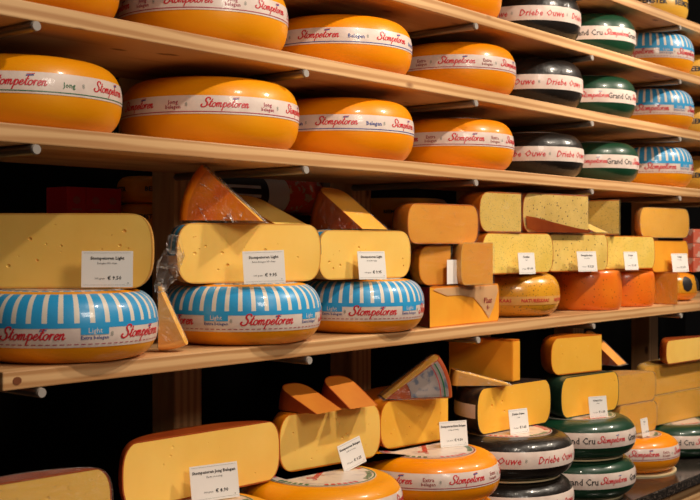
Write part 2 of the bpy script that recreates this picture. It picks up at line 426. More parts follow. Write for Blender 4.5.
        P.build('lettering', t, lambda u, v: on(u, v, .0008))
    elif kind == 'spot':
        bd = obj('paper_band', band_surface(r, h, .035, .058, b, n, .0006), t, M_PAPERPINK, True)
        for i in range(8): P.add(shift(font_polys('NATURELKAAS', .0135, bold=.02), C_*i/8, .0465), M_REDINK)
        P.build('lettering', bd, on)
    elif kind == 'disc':
        bd = obj('paper_band', band_surface(r, h, .03, .092, b, n, .0006), t, M_SPOTWAX, True)
        for i in range(11):
            c = [(C_*i/11 + .030*math.cos(2*PI*k/20)*.8, .061 + .026*math.sin(2*PI*k/20)) for k in range(20)]
            for j in range(10):
                for m_ in range(8):
                    xa, xb = -1+.2*j, -.8+.2*j
                    ha, hb = math.sqrt(max(0, 1-xa*xa)), math.sqrt(max(0, 1-xb*xb))
                    ya, yb = -1+.25*m_, -.75+.25*m_
                    P.add([[(C_*i/11+.024*xa, .061+.026*ya*ha), (C_*i/11+.024*xb, .061+.026*ya*hb), (C_*i/11+.024*xb, .061+.026*yb*hb), (C_*i/11+.024*xa, .061+.026*yb*ha)]], M_BLACKINK)
            pass
        P.build('lettering', bd, on)
    # paper disc on top
    if kind not in ('herb', 'spot', 'small', 'disc', 'beem'):
        R = min(.118, r-b)
        bm = sweep([(0, .0), (R, .0), (R, .0012), (0, .0012)], 0, 2*PI, 48)
        lb = obj('top_label', bm, t, M_TOPLAB, False); lb.location.z = h + .0002
        P2 = Print()
        ring = []
        for k in range(48):
            a, a2 = 2*PI*k/48, 2*PI*(k+1)/48
            for (r0, r1, m) in ((R-.005, R-.002, M_GREENINK if kind in ('jong', 'green', 'jongb') else M_MAROON),):
                P2.add([[(r0*math.cos(a), r0*math.sin(a)), (r1*math.cos(a), r1*math.sin(a)), (r1*math.cos(a2), r1*math.sin(a2)), (r0*math.cos(a2), r0*math.sin(a2))]], m)
            if k % 8 not in (0, 1):
                r0, r1 = R-.020, R-.009
                a3 = a + (a2-a)*.6
                P2.add([[(r0*math.cos(a), r0*math.sin(a)), (r1*math.cos(a), r1*math.sin(a)), (r1*math.cos(a3), r1*math.sin(a3)), (r0*math.cos(a3), r0*math.sin(a3))]], M_REDINK if (k//8) % 2 else M_GREENINK)
        P2.add(script_polys('Stompetoren', .0105), M_REDINK)
        P2.build('label_print', lb, lambda u, v: (u, v, .0017))
    return t

# ------------------------------------------------------------------ cut pieces
def cut_holes(o, holes):                      # real eyes sunk in the cut face
    bm = bmesh.new()
    for (x, y, z, s) in holes:
        bmesh.ops.create_icosphere(bm, subdivisions=2, radius=s, matrix=Matrix.Translation((x, y, z)) @ Matrix.Diagonal((1.1, .8, .9, 1)))
    me = bpy.data.meshes.new('h'); bm.to_mesh(me); bm.free()
    c = bpy.data.objects.new('h', me); COL.objects.link(c)
    if o.parent: c.parent = o.parent
    md = o.modifiers.new('b', 'BOOLEAN'); md.operation = 'DIFFERENCE'; md.solver = 'EXACT'; md.use_self = True; md.object = c
    dg = bpy.context.evaluated_depsgraph_get(); dg.update()
    nm = bpy.data.meshes.new_from_object(o.evaluated_get(dg))
    o.modifiers.clear()
    if len(nm.polygons) > 4:
        nm.polygons.foreach_set('use_smooth', [True] * len(nm.polygons)); nm.set_sharp_from_angle(angle=math.radians(25)); o.data = nm
    bpy.data.objects.remove(c)
def make_cut(name, r, h, ang, paste, rind, wrap=False, holes=None, b=.045, n=2.7, t=.003, label=None, segs=None, a0=0, wrapk=.0025):
    """sector of a wheel: point on the local origin, base on z = 0, first cut along local +x"""
    e = root(name); a1 = a0 + ang
    segs = segs or max(6, int(ang/PI*40))
    po = profile(r, h, b, n, 16); pi_ = [(max(0, p[0]-t) if p[0] > r-b+1e-6 else p[0], min(max(p[1], t), h-t)) for p in profile(r, h, b, n, 16)]
    ps = sweep(pi_, a0, a1, segs, caps=True)
    pa = obj('paste', ps, e, paste, True)
    obj('rind', shell(po, pi_, a0, a1, segs), e, rind, True)
    if holes: cut_holes(pa, holes)
    if wrap:
        w = wrapk
        pw = profile(r + w, h, b + w, n, 16)
        pw = [(p[0], (p[1]-h/2)*(h+2*w*.5)/h + h/2) for p in pw]
        bm = sweep(pw, a0, a1, segs, caps=True)
        # push cut sides outward a little
        m = (a0+a1)/2; d = Vector((-math.cos(m), -math.sin(m), 0)) * (w / max(.35, math.sin(min(ang/2, PI/2))))
        for v in bm.verts: v.co += d
        obj('film_wrap', bm, e, M_WRAP if name == 'cheese_wedge' and ang > .55 and wrapk > .003 else M_WRAPS, True)
    return e
def face_holes(r, h, k, seed, s=(.0012, .0040), z0=.02):
    rd = random.Random(seed)
    out = []
    while len(out) < k:
        c = (rd.uniform(-r*.8, r*.85), rd.uniform(-.0005, .001), rd.uniform(z0, h-z0), rd.uniform(*s))
        if all(math.hypot(c[0]-o[0], c[2]-o[2]) > (c[3]+o[3])*1.3 for o in out): out.append(c)
    return out
def half(name, A, B, z, h, paste, rind, ang=PI, wrap=False, holes=0, seed=1, r=None, **k):
    """cut face runs from point A (left) to point B (right); body behind it."""
    A = Vector(A); B = Vector(B); d = B - A
    if ang > PI*.9:
        rr = d.length/2; c = (A+B)/2; hs = face_holes(rr, h, holes, seed) if holes else None
        e = make_cut(name, rr, h, PI, paste, rind, wrap, hs, **k); e.location = (c.x, c.y, z); e.rotation_euler.z = math.atan2(d.y, d.x)
    else:                                   # point at B, first cut from B back to A
        rr = d.length; rd = random.Random(seed)
        hs = [(rd.uniform(.015, rr*.85)*math.cos(PI-0), 0, rd.uniform(.02, h-.02), rd.uniform(.0015, .003)) for _ in range(holes)] or None
        # sector spans from PI-ang to PI, so the cut face at PI lies on the A-B line
        e = make_cut(name, rr, h, ang, paste, rind, wrap, hs, a0=PI-ang, **k)
        e.location = (B.x, B.y, z); e.rotation_euler.z = math.atan2(d.y, d.x)
    return e
def stand(e, P, back, up=(0, 0, 1)):
    """turn a wedge so it stands on its first cut: point edge starts at P, cut runs along `back`."""
    bk = Vector(back).normalized(); u = Vector(up); u = (u - bk*u.dot(bk)).normalized(); ax = bk.cross(u)
    m = Matrix((bk, u, ax)).transposed().to_4x4(); m.translation = Vector(P)
    e.matrix_world = m
    e.location, e.rotation_euler = m.to_translation(), m.to_euler()
    return e

# ------------------------------------------------------------------ setting
def struct(name, bm, m): o = obj(name, bm, None, m); o['kind'] = 'structure'; return o
struct('floor', box(bmesh.new(), -2.5, 7.5, -4.2, 1.4, -1.70, -1.635), M_FLOOR)
struct('wall_back', box(bmesh.new(), -2.5, 7.5, 1.3, 1.4, -1.635, 2.6), M_DARK)
# hanging black cloth behind the rack, with gentle folds
bm = bmesh.new(); nx, nz = 160, 8; g = []
for i in range(nx+1):
    x = -.5 + 6.5*i/nx; col = []
    for k in range(nz+1):
        z = -1.6 + 3.8*k/nz; col.append(bm.verts.new((x, 1.02 + .02*math.sin(x*9+z) + .012*math.sin(x*23+2*z), z)))
    g.append(col)
for i in range(nx):
    for k in range(nz): bm.faces.new((g[i][k], g[i+1][k], g[i+1][k+1], g[i][k+1]))
geo = bmesh.ops.solidify(bm, geom=bm.faces[:], thickness=.004)
tag(obj('backdrop_cloth', bm, None, M_DARK, True), 'black cloth hanging behind the cheese rack', 'cloth')

def shelf(z, x0, x1, label):
    bm = box(bmesh.new(), x0, x1, 0, .385, z-TH, z, bev=.0025)
    tag(obj('shelf_board', bm, None, M_WOOD, False), label, 'shelf', 'pine shelf boards of the rack')
shelf(Z_C, .998, 4.9, 'pine shelf board with a knotted left end, under the blue striped wheels')
shelf(Z_1, .2, 4.9, 'pale pine shelf board directly above the cut cheeses with price cards')
shelf(Z_2, .2, 4.9, 'pale pine shelf board second above the cut cheeses')
shelf(Z_3, .2, 4.9, 'pale pine shelf board third above the cut cheeses')
shelf(Z_4, .2, 4.9, 'pale pine shelf board crossing only the top right corner')
# knot on the shelf's left end
bm = bmesh.new(); bmesh.ops.create_cone(bm, cap_ends=True, segments=20, radius1=.008, radius2=.008, depth=.0012)
kn = obj('knot', bm, bpy.data.objects['shelf_board'], mat('knot_wood', srgb(120, 66, 34), .5), False)
kn.location = (X(17, 0), -.0004, Z_C-.016); kn.rotation_euler = (PI/2, 0, 0); kn.scale = (1.0, .8, 1)
kn['label'] = 'round brown knot in the end of the board'

POSTX = [1.07, 1.715, 2.345, 2.955, 3.575, 4.2]
pn = ['left of the frame', 'left, beside the orange wedge and above the big cut cheese', 'behind the third cut cheese from the left', 'behind the herb cheeses in the middle', 'fourth along, behind the yellow blocks', 'farthest to the right']
for i, px in enumerate(POSTX):
    bm = box(bmesh.new(), px-.022, px+.062, .387, .465, -1.634, 1.3, bev=.003)
    tag(obj('rack_post', bm, None, M_POST), ['upright pine post just outside the left edge of the rack view', 'upright pine post seen above and below the left shelf, beside the standing orange wedge',
        'upright pine post behind the cut cheese with three small wedges around it', 'upright pine post behind the tall dark wedge and herbed cheese', 'upright pine post behind the leaning cheese slice on the lower row',
        'upright pine post at the far right end in the shade'][i], 'post', 'upright posts of the rack')
rod = None
lev = {Z_C: 'below the striped wheels\' shelf', Z_1: 'under the first shelf above the cut cheeses', Z_2: 'under the second shelf above the cut cheeses', Z_3: 'under the third shelf above the cut cheeses', Z_4: 'under the topmost shelf'}
nth = ['leftmost', 'second from left', 'third from left', 'fourth from left', 'fifth from left', 'sixth from left']
for z in (Z_C, Z_1, Z_2, Z_3, Z_4):
    for i, px in enumerate(POSTX):
        if z in (Z_4,) and i < 3 or z == Z_3 and i < 2: continue
        if rod is None:
            rod = root('support_rod')
            bm = bmesh.new(); bmesh.ops.create_cone(bm, cap_ends=True, segments=28, radius1=.0085, radius2=.0085, depth=.392, matrix=Matrix.Translation((0, .1925, 0)) @ Matrix.Rotation(PI/2, 4, 'X'))
            obj('tube', bm, rod, M_STEEL, True)
            bm = bmesh.new(); bmesh.ops.create_cone(bm, cap_ends=True, segments=28, radius1=.0082, radius2=.0076, depth=.004, matrix=Matrix.Translation((0, -.0065, 0)) @ Matrix.Rotation(PI/2, 4, 'X'))
            obj('end_cap', bm, rod, M_CAP, True); r_ = rod
        else: r_ = copy_tree(rod)
        r_.location = (px - .014 + (.010 if z == Z_C else 0), .002, z-TH-.0087)
        tag(r_, 'round grey metal rod %s, %s' % (lev[z], nth[i]), 'rod', 'metal rods carrying the shelves')

# counter
ct = root('display_counter', (2.6, .2, -1.635))
tag(ct, 'pine fronted counter under the stone top at the bottom right', 'counter')
c2 = lambda x0, x1, y0, y1, z0, z1, bev=.003: box(bmesh.new(), x0-2.6, x1-2.6, y0-.2, y1-.2, z0+1.635, z1+1.635, bev=bev)
obj('carcass', c2(.3, 4.9, -.14, .37, -1.634, Z_G-.032), ct, M_POST)
for i in range(8):
    for j in range(3):
        x0 = 3.13 - 4*.62 + i*.62
        z1 = Z_G - .036 - j*.30
        if x0+.61 > 4.9: continue
        p = obj('drawer_front', c2(x0, x0+.606, -.162, -.1405, z1-.285, z1, .004), ct, M_WOOD)
        bm = bmesh.new(); box(bm, x0+.24-2.6, x0+.36-2.6, -.162-.2-.012, -.162-.2, z1-.17+1.635, z1-.155+1.635, bev=.003)
        obj('handle', bm, p, M_STEEL)
tag(obj('stone_worktop', box(bmesh.new(), .3, 4.9, -.180, .380, Z_G-.030, Z_G, bev=.003), None, M_STONE), 'dark speckled stone worktop the lower cheese stacks stand on', 'worktop')

# ------------------------------------------------------------------ wheels
WH = {}
def wheel(kind, x, y, z, rz, label, group, r=.165, h=H, name='whole_cheese', **k):
    key = (kind, r, h)
    if key not in WH: WH[key] = o = make_wheel(name, kind, r, h, **k)
    else: o = copy_tree(WH[key])
    o.location = (x, y, z); o.rotation_euler.z = math.radians(rz)
    tag(o, label, 'cheese', group); return o
def row(z, lst, group):
    dims = {'jong': (.175, .134), 'jongb': (.186, .141), 'bel': (.176, .141), 'extra': (.168, .134), 'black': (.16, .141), 'green': (.155, .133), 'light': (.155, .142)}
    for kind, px, rz, label in lst:
        k = kind.replace('2', ''); r, h = dims[k]
        if z == Z_1: h = {'black': .127, 'green': .126, 'jong': .125}.get(k, h)
        if z > Z_1 and k == 'jongb': r = .176
        if z > Z_1 and k == 'bel': h = .130
        wheel(k, TX(px, .005+r, r), .005+r, z+.0004, rz, label, group, r=r, h=h)
row(Z_1, [('jong', 122, 24, 'orange cheese wheel with green lined Jong band, leftmost just above the cut cheeses'),
          ('jongb', 299, 26, 'orange cheese wheel with red lined Jong belegen band, just above the cut cheeses'),
          ('bel', 414, 8, 'orange cheese wheel with blue lined Belegen band, just above the cut cheeses'),
          ('extra', 514, 19, 'orange cheese wheel with Extra belegen band, beside the black wheel just above the cut cheeses'),
          ('black', 584, -6, 'black cheese wheel with red Driebe Ouwe band, just above the cut cheeses'),
          ('green', 639, -8, 'dark green cheese wheel with Grand Cru band, just above the cut cheeses'),
          ('light2', 693, 25, 'blue striped orange cheese wheel on the shelf just above the cut cheeses')], 'whole wheels on the first shelf above the cut cheeses')
row(Z_2, [('extra', 120, 10, 'orange cheese wheel cut off by the top edge at the upper left'),
          ('jongb', 288, 8, 'large orange cheese wheel with red lined band at the top left, second shelf up'),
          ('bel', 412, -4, 'orange cheese wheel with blue lined band, second shelf above the cut cheeses'),
          ('extra', 516, 8, 'orange cheese wheel with Extra belegen band, second shelf above the cut cheeses'),
          ('black', 583, -16, 'black cheese wheel with red Driebe Ouwe band, second shelf above the cut cheeses'),
          ('green', 636, -2, 'dark green cheese wheel with a yellow stain, second shelf above the cut cheeses'),
          ('light2', 694, 13, 'blue striped orange cheese wheel, second shelf above the cut cheeses')], 'whole wheels on the second shelf above the cut cheeses')
row(Z_3, [('extra', 502, 20, 'orange cheese wheel cut off by the top edge, left of the highest black wheel'),
          ('black', 581, 19, 'black cheese wheel with red lettered band, highest of the black wheels'),
          ('green', 636, 27, 'dark green cheese wheel, highest of the green wheels on the shelves'),
          ('light2', 694, -6, 'blue striped yellow cheese wheel, highest of the striped wheels')], 'whole wheels on the third shelf above the cut cheeses')
wheel('extra', TX(637, .183, .165), .183, Z_4+.0004, 30, 'orange cheese wheel cut off in the top right corner', 'whole wheels on the topmost shelf')
wheel('beem', TX(637, .183, .165)+.42, .19, Z_4+.0004, 0, 'yellow cheese wheel with black lettering in the very top right corner', 'whole wheels on the topmost shelf')
for z, nm in ((Z_1, 'lowest of the three'), (Z_2, 'middle of the three'), (Z_3, 'highest of the three')):
    wheel('beem', TX(694, .183, .165)+.375, .2, z+.0004, 8, 'yellow cheese wheel with black lettering at the right edge, '+nm, 'yellow wheels at the right edge')
# the yellow stain on one green wheel
bm = bmesh.new(); bmesh.ops.create_uvsphere(bm, u_segments=14, v_segments=8, radius=.008)
gw = [o for o in COL.objects if o.get('label', '').startswith('dark green cheese wheel with a yellow stain')][0]
st = obj('wax_stain', bm, gw, M_YELLOWWAX, True)
aa = math.radians(-122+2); st.location = (.147*math.cos(aa), .147*math.sin(aa), .094); st.scale = (1, 1, .35); st.rotation_euler = (0.9, 0, aa+PI/2)

# striped wheels on the cut cheese shelf
wheel('light', TX(158, .122, .165), .122, Z_C+.0004, 18, 'blue striped cheese wheel under the leftmost big cut cheese', 'striped wheels under the cut cheeses')
wheel('light', TX(321, .120, .165), .120, Z_C+.0004, -26, 'blue striped cheese wheel in the middle, right of the leaning thin wedge', 'striped wheels under the cut cheeses')
wheel('light', TX(424, .112, .151), .112, Z_C+.0004, 34, 'blue striped cheese wheel third from left, beside the red waxed cheese', 'striped wheels under the cut cheeses', r=.151)
wheel('spot', TX(560, .142, .15), .142, Z_C+.0004, 20, 'speckled yellow cheese wheel with red lettered band under the herb cheese', None, r=.15)
wheel('herb', TX(622, .124, .122), .124, Z_C+.0004, 20, 'tall straight sided orange herb cheese under the peppered cheese', None, r=.122, b=.016, n=3.5, name='whole_herb_cheese')
wheel('herb', TX(655, .118, .112), .118, Z_C+.0004, 50, 'smaller straight sided orange cheese next to the wrapped standing wedge', None, r=.112, h=.112, b=.016, n=3.5, name='whole_herb_cheese')
wheel('disc', X(684, .0)+.17, .16, Z_C+.0004, 12, 'orange cheese wheel with black round labels at the right edge', None, r=.13, h=.10)

# lower stacks: board, wheel, board, wheel
def stack(xc, yc, r, kinds, rz, labs, boards=True):
    z = Z_G + .0004
    for k, lb, a in zip(kinds, labs, rz):
        rb_ = r-.034 if len(kinds) > 1 else r-.010
        bm = sweep([(0, 0), (rb_, 0), (rb_, .004), (0, .004)], 0, 2*PI, 48)
        bo = obj('round_board', bm, None, M_SHEET); bo.location = (xc, yc, z)
        tag(bo, 'thin round cream board under the ' + lb[1], 'board', 'thin boards between the lower wheels')
        z += .0044
        wheel(k, xc, yc, z, a, lb[0], 'whole wheels stacked on the stone counter', r=r, h=H); z += H + .0019
    return z
R5 = .17; H = .104
def LX(px): return TX(px, 0, R5)
xl2 = LX(403)
stack(xl2-.71, .0, R5, ['jong', 'jong'], [0, 0], [('lower orange wheel hidden below the bottom left corner', 'lowest wheel at the far bottom left'), ('orange cheese wheel under the wrapped cut cheese in the bottom left corner', 'wheel in the bottom left corner')])
stack(xl2-.355, .0, R5, ['jong', 'jongb'], [0, 40], [('lower orange wheel of the stack under the bottom left price card', 'lowest wheel under the bottom left price card'), ('orange cheese wheel with red lettered top label under the big bottom left cut cheese', 'wheel with the red lettered top label')])
stack(xl2, .0, R5, ['jong', 'jong'], [10, 30], [('lower orange wheel of the stack below the holed cut cheese', 'lowest wheel below the holed cut cheese'), ('orange cheese wheel with green ringed top label below the holed cut cheese', 'wheel with the green ringed top label')])
stack(LX(500), .0, R5, ['extra', 'extra'], [0, 39], [('lower orange wheel peeping out at the bottom edge left of the black wheels', 'lowest orange wheel left of the black stack'), ('large orange cheese wheel with Extra belegen band left of the black stack', 'large orange wheel left of the black stack')])
stack(LX(574), .0, R5, ['black', 'black'], [-6, -9], [('black cheese wheel, lower one of the stack at the bottom', 'lower black wheel'), ('black cheese wheel with a pale top label, upper one of the bottom stack', 'upper black wheel')])
stack(LX(636), .0, R5, ['green', 'green'], [31, 28], [('dark green cheese wheel, lower one of the bottom stack', 'lower green wheel'), ('dark green cheese wheel, upper one of the bottom stack, under a cut cheese with card', 'upper green wheel')])
xo = TX(680, .03, .155)
stack(xo, .03, .155, ['extra'], [14], [('single orange cheese wheel on a cream board at the bottom right', 'single orange wheel at the bottom right')])
wheel('green', xo+.36, .05, Z_G+.0004, 30, 'dark green cheese wheel standing alone at the bottom right edge', 'whole wheels stacked on the stone counter', r=R5, h=H)
ZT = Z_G + 2*(.0048 + H + .0019)      # top of the stacks
ZT = ZT - .0008

# ------------------------------------------------------------------ cut cheeses on the middle shelf
zc2 = Z_C + .12 + .0025
def T2(e, label, cat='cut cheese', group=None): return tag(e, label, cat, group)
def shallow(e, k):
    for c in e.children: c.scale.y = k
    return e
def cam_pt(px, Zd):
    Xd = (px-350)/FPX*Zd; return (Xd*SN + Zd*CS, Zd*SN - Xd*CS - CAM_D)
b1 = Vector(cam_pt(153, 1.95)); a1 = Vector(cam_pt(-38, 1.95))
T2(half('cut_cheese', a1, b1, zc2, .131, M_PASTE, M_RINDPALE, holes=18, seed=4, wrap=False), 'big pale half wheel of cheese at the left edge, on the leftmost striped wheel')
T2(half('cut_cheese', (1.450, .105), (1.778, .022), zc2, .119, M_PASTE, M_RINDPALE, holes=18, seed=9), 'pale half wheel with small holes under the standing orange wedge')
T2(half('cut_cheese', (1.796, .045), (2.093, .020), zc2, .108, M_PASTE, M_RINDPALE, holes=13, seed=12), 'pale half wheel on the third striped wheel, with a price card in front')
def sleeve(e, r, h, a0, a1, z0, b=.045, n=2.7):
    bm = bmesh.new(); ns = int((a1-a0)/math.radians(1.5))
    prof = [(rad_at(r, h, z0 + (h-z0)*k/14, b, n)+.0008, z0 + (h-z0)*k/14 + (.0008 if k == 14 else 0)) for k in range(15)] + [(r-b-.03, h+.0009)]
    for i in range(ns):
        a, a2 = a0+(a1-a0)*i/ns, a0+(a1-a0)*(i+1)/ns
        for k in range(15):
            f = bm.faces.new([bm.verts.new((p[0]*math.cos(x), p[0]*math.sin(x), p[1])) for p, x in ((prof[k], a), (prof[k], a2), (prof[k+1], a2), (prof[k+1], a))])
            f.material_index = 0 if ((i % 6) < 4 or k < 2) else 1
    bmesh.ops.remove_doubles(bm, verts=bm.verts, dist=1e-6)
    obj('striped_sleeve', bm, e, [M_SKY, M_STRIPEW], True)
hv = [o for o in COL.objects if o.name.startswith('cut_cheese')]
sleeve(hv[1], (Vector((1.778, .022))-Vector((1.450, .105))).length/2, .119, 0, math.radians(178), .055)
sleeve(hv[2], (Vector((2.093, .020))-Vector((1.796, .045))).length/2, .108, 0, math.radians(178), .055)
# blue striped remains of the sleeve on the back of the second half are part of its rind
xA, xB = X(430, .005), X(502, .005)
dAB = Vector((xB-xA, .004))
pl = make_cut('cut_cheese', dAB.length, .098, math.radians(25), M_PASTE_O, M_RINDOR, b=.012)
pl.location = (xA+.012, .014, Z_C+.0004); pl.rotation_euler.z = .02
T2(pl, 'low orange cut cheese with a pointed cream label on its right front')
P = Print(); rr = dAB.length/2
bm = bmesh.new()
pts = [(-rr*.93, .090), (-rr*.55, .074), (-rr*.2, .074), (rr*.2, .066), (rr*.45, .040), (rr*.66, .010), (rr*.80, .036), (rr*.95, .080), (rr*.90, .094), (-rr*.85, .094)]
f0 = bm.faces.new([bm.verts.new((x+rr, -.0016, z)) for x, z in pts]); bmesh.ops.solidify(bm, geom=[f0], thickness=.0008)
lp = obj('paper_label', bm, pl, M_PAPERPINK if False else mat('cream_label', srgb(242, 202, 150), .4, coat=.2, bump=.2, bscale=50))
P.add(shift(font_polys('Plaat', .020, bold=.01), rr*.62, .056), M_MAROON); P.add(shift(font_polys('8-', .016, bold=.01), rr*.62, .038), M_MAROON)
P.build('lettering', lp, lambda u, v: (u+rr, -.0030, v))
# red waxed wrapped end behind the third striped wheel
rw = make_cut('red_waxed_cheese', .11, .094, math.radians(30), M_REDWAX, M_REDWAX, wrap=True, a0=math.radians(31), b=.02)
rw.location = (2.190, .032, Z_C+.0004)
T2(rw, 'film wrapped dark red waxed piece squeezed between striped wheel and low orange cheese')
# thin wedge leaning between the first two striped wheels
tw = make_cut('thin_wedge', .120, .042, math.radians(25), M_PASTE_A, M_PALEOR, wrap=True, b=.012)
tp = cam_pt(162, 2.10)
stand(tw, (tp[0], tp[1], Z_C+.122), (0, 0, -1), up=(SN, -CS, 0))
T2(tw, 'thin film wrapped wedge leaning point up between the two left striped wheels', 'cheese wedge')

zr2 = Z_C+.098+.0015
bl = half('cut_cheese', (X(426, .03)+.005, .055), (X(454, .02), .03), zr2, .098, M_PASTE_O, M_RINDOR, ang=math.radians(58), wrap=True)
T2(bl, 'film wrapped orange quarter cheese with a blank white label, on the low orange half cheese')
w2 = half('cheese_wedge', (X(461, .0), .0), (X(490, -.02), -.028), zr2, .104, M_PASTE_O, M_RINDPALE, ang=math.radians(60), wrap=True, b=.015)
T2(w2, 'film wrapped orange wedge standing upright right of the blank white label', 'cheese wedge')
pk = half('cut_cheese', (X(418, .01), .04), (X(480, .0), .005), zr2+.101, .096, M_PASTE_O, M_RINDOR, wrap=True, b=.035)
T2(pk, 'film wrapped orange half cheese, topmost of the stack left of the pale herb cheese')

zr3 = Z_C + .12 + .0015
e = half('herb_cheese', (X(487, .01), .025), (X(555, .0), .005), zr3, .108, M_PASTE_H, M_RINDHERB, b=.045)
T2(e, 'pale herb speckled half cheese on the speckled yellow wheel')
e = half('herb_cheese', (X(486, .01), .03), (X(521, .01), .01), zr3+.109, .104, M_PASTE_H, M_RINDHERB, ang=math.radians(80), wrap=True)
T2(e, 'pale herb speckled quarter cheese on top of the other, with a straight right side')
e = half('peppered_cheese', (X(555, .01), .035), (X(608, .0), .0), zr3, .108, M_PASTE_P, M_RINDHERB, b=.035, n=3)
T2(e, 'cheese with dark peppercorn specks above the tall orange herb cheese')
e = half('herb_cheese', (X(534, .0), .035), (X(588, .0), .0), zr3+.110, .108, M_PASTE_P, M_RINDRED, ang=math.radians(85), wrap=True, b=.04)
T2(e, 'film wrapped speckled wedge with red brown rind below, on the peppered cheese')
# reddish rind patch folded over the lower front
bm = bmesh.new(); Lq = (Vector((X(588, .0), .0))-Vector((X(534, .0), .035))).length
pts = [(-Lq*.97, .045), (-Lq*.8, .040), (-Lq*.5, .026), (-Lq*.2, .014), (0, .008), (0, .001), (-Lq*.8, .001), (-Lq*.95, .012)]
f0 = bm.faces.new([bm.verts.new((x, -.004, z)) for x, z in pts]); bmesh.ops.solidify(bm, geom=[f0], thickness=.001)
obj('rind_strip', bm, e, M_RINDRED)
e = half('cut_cheese', (X(609, .01), .03), (X(655, .0), .0), Z_C+.1222, .103, M_PASTE_H, M_RINDOR, b=.03)
T2(e, 'plain pale yellow half cheese with a price card, right of the peppered cheese')
e = make_cut('cheese_wedge', .13, .108, math.radians(24), M_PASTE_H, M_RINDRED, wrap=True)
x0, y0 = X(598, .0)-.015, .0
stand(e, (x0, .0, Z_C+.115+.108), (-.12, .99, 0))
e.location.z = Z_C + .2345
T2(e, 'small wedge lying point forward between the two upper speckled cheeses', 'cheese wedge')
bx = make_cut('cut_cheese', .16, .105, math.radians(60), M_PASTE_H, M_RINDOR, wrap=True, a0=math.radians(45), b=.03)
bx.location = (X(619, .0)+.0, .0, Z_C+.2285); bx.rotation_euler.z = 0
bx2 = bx
T2(bx, 'yellow wedge with shaded left side, standing above the plain pale half cheese', 'cheese wedge')
bx.rotation_euler.z = math.radians(8)
e = half('cut_cheese', (X(649, .01), .04), (X(692, .0), .01), Z_C+.112+.109, .098, M_PASTE_A, M_RINDPALE, wrap=True, b=.045)
shallow(e, .45); T2(e, 'film wrapped half cheese with glinting rim at the right end of the upper row')
e = half('cut_cheese', (X(657, .02), .04), (X(694, .0), .02), Z_C+.107, .105, M_PASTE_O, M_RINDOR, b=.035)
T2(e, 'brownish orange half cheese with a price card at the right end')
e = make_cut('cheese_wedge', .12, .105, math.radians(13), M_PASTE_O, M_RINDOR, wrap=True, a0=math.radians(80), b=.02)
e.location = (X(670, -.01)+.055, -.012, Z_C+.0004)
T2(e, 'film wrapped orange wedge standing upright on the shelf near the right edge', 'cheese wedge')
for k in range(3):
    bm = box(bmesh.new(), -.035, .035, -.02, .02, 0, .05, bev=.003)
    q = obj('snack_pack', bm, None, mat('salmon_pack', srgb(226, 110, 82), .35, coat=.4, col2=srgb(236, 190, 170), scale=30, contrast=(.5, .55)))
    q.location = (X(697, .03)+.03, .06, Z_C+.1015+k*.0505); 
    tag(q, ['salmon coloured pack at the right edge, lowest of the pile of three', 'salmon coloured pack at the right edge, middle of the pile of three', 'salmon coloured pack at the right edge, top of the pile of three'][k], 'pack', 'salmon packs at the right edge')

# standing wedges above the half wheels
ztop2 = zc2 + .119
w = make_cut('cheese_wedge', .164, .10, math.radians(43.5), M_PASTE_A, mat('bright_orange_rind', srgb(246, 142, 10), .35, coat=.3, col2=srgb(236, 104, 16), scale=14, bump=.3, bscale=50), wrap=True, b=.02, wrapk=.004)
cx, cy = cam_pt(260, 2.20)
stand(w, (cx, cy, ztop2+.005), (-SN*.98, CS*.98, 0))
w.rotation_euler.rotate_axis('Y', 0)
T2(w, 'tall orange wedge in shiny film standing on its cut side, point to the right', 'cheese wedge')
w = make_cut('cheese_wedge', .165, .11, math.radians(24), M_PASTE, M_RINDOR)
stand(w, (X(268, .10)+.02, .10, ztop2+.001), (-.05, 1, 0))
T2(w, 'pale low wedge lying behind the tall orange wedge, point forward', 'cheese wedge')
w = make_cut('cheese_wedge', .165, .105, math.radians(37), M_PASTE_A, M_RINDRED, wrap=True)
stand(w, (X(362, .03), .03, zc2+.108+.003), (-.08, 1, 0))
T2(w, 'yellow wedge with dark red rind standing on the third half wheel', 'cheese wedge')

# ------------------------------------------------------------------ cut cheeses on the lower stacks
ZL = ZT + .0015
def sheet(x, y, z, pts, label):
    bm = bmesh.new(); f0 = bm.faces.new([bm.verts.new((px, py, 0)) for px, py in pts]); bmesh.ops.solidify(bm, geom=[f0], thickness=.0008)
    o = obj('paper_sheet', bm, None, M_SHEET); o.location = (x, y, z); tag(o, label, 'paper'); return o
e = half('cut_cheese', (X(-60, -.05), -.03), (X(108, -.05), -.06), ZL, .115, M_PASTE, M_RINDRED, wrap=True, holes=6, seed=5)
shallow(e, .4); T2(e, 'film wrapped half cheese in the bottom left corner')
x0, x1 = X(122, .05), X(280, .03)
e = half('cut_cheese', (x0, .05), (x1, .03), ZL, .122, M_PASTE, M_RINDRED, holes=7, seed=21)
shallow(e, .4); T2(e, 'big yellow cut cheese with red brown rind at the bottom left')
x0, x1 = X(279, .06), X(381, .02)
sheet((x0+x1)/2, .04, ZL-.0002, [(-.165, -.02), (.20, -.055), (.19, -.01), (.05, .10), (-.14, .08)], 'cream paper sheet under the half cheese with two dark wedges on top')
e = half('cut_cheese', (x0, .06), (x1, .02), ZL+.001, .122, M_PASTE, M_RINDOR, holes=12, seed=33)
shallow(e, .75); T2(e, 'half wheel with several holes, two dark wedges lying on its top')
x0, x1 = X(380, .06), X(448, .03)
sheet((x0+x1)/2, .04, ZL-.0002, [(-.09, .0), (.12, -.02), (.11, .08), (-.12, .08)], 'cream paper sheet under the square cut cheese')
e = half('cut_cheese', (x0, .06), (x1, .03), ZL+.001, .113, M_PASTE_A, M_RINDOR, ang=math.radians(95), holes=12, seed=8)
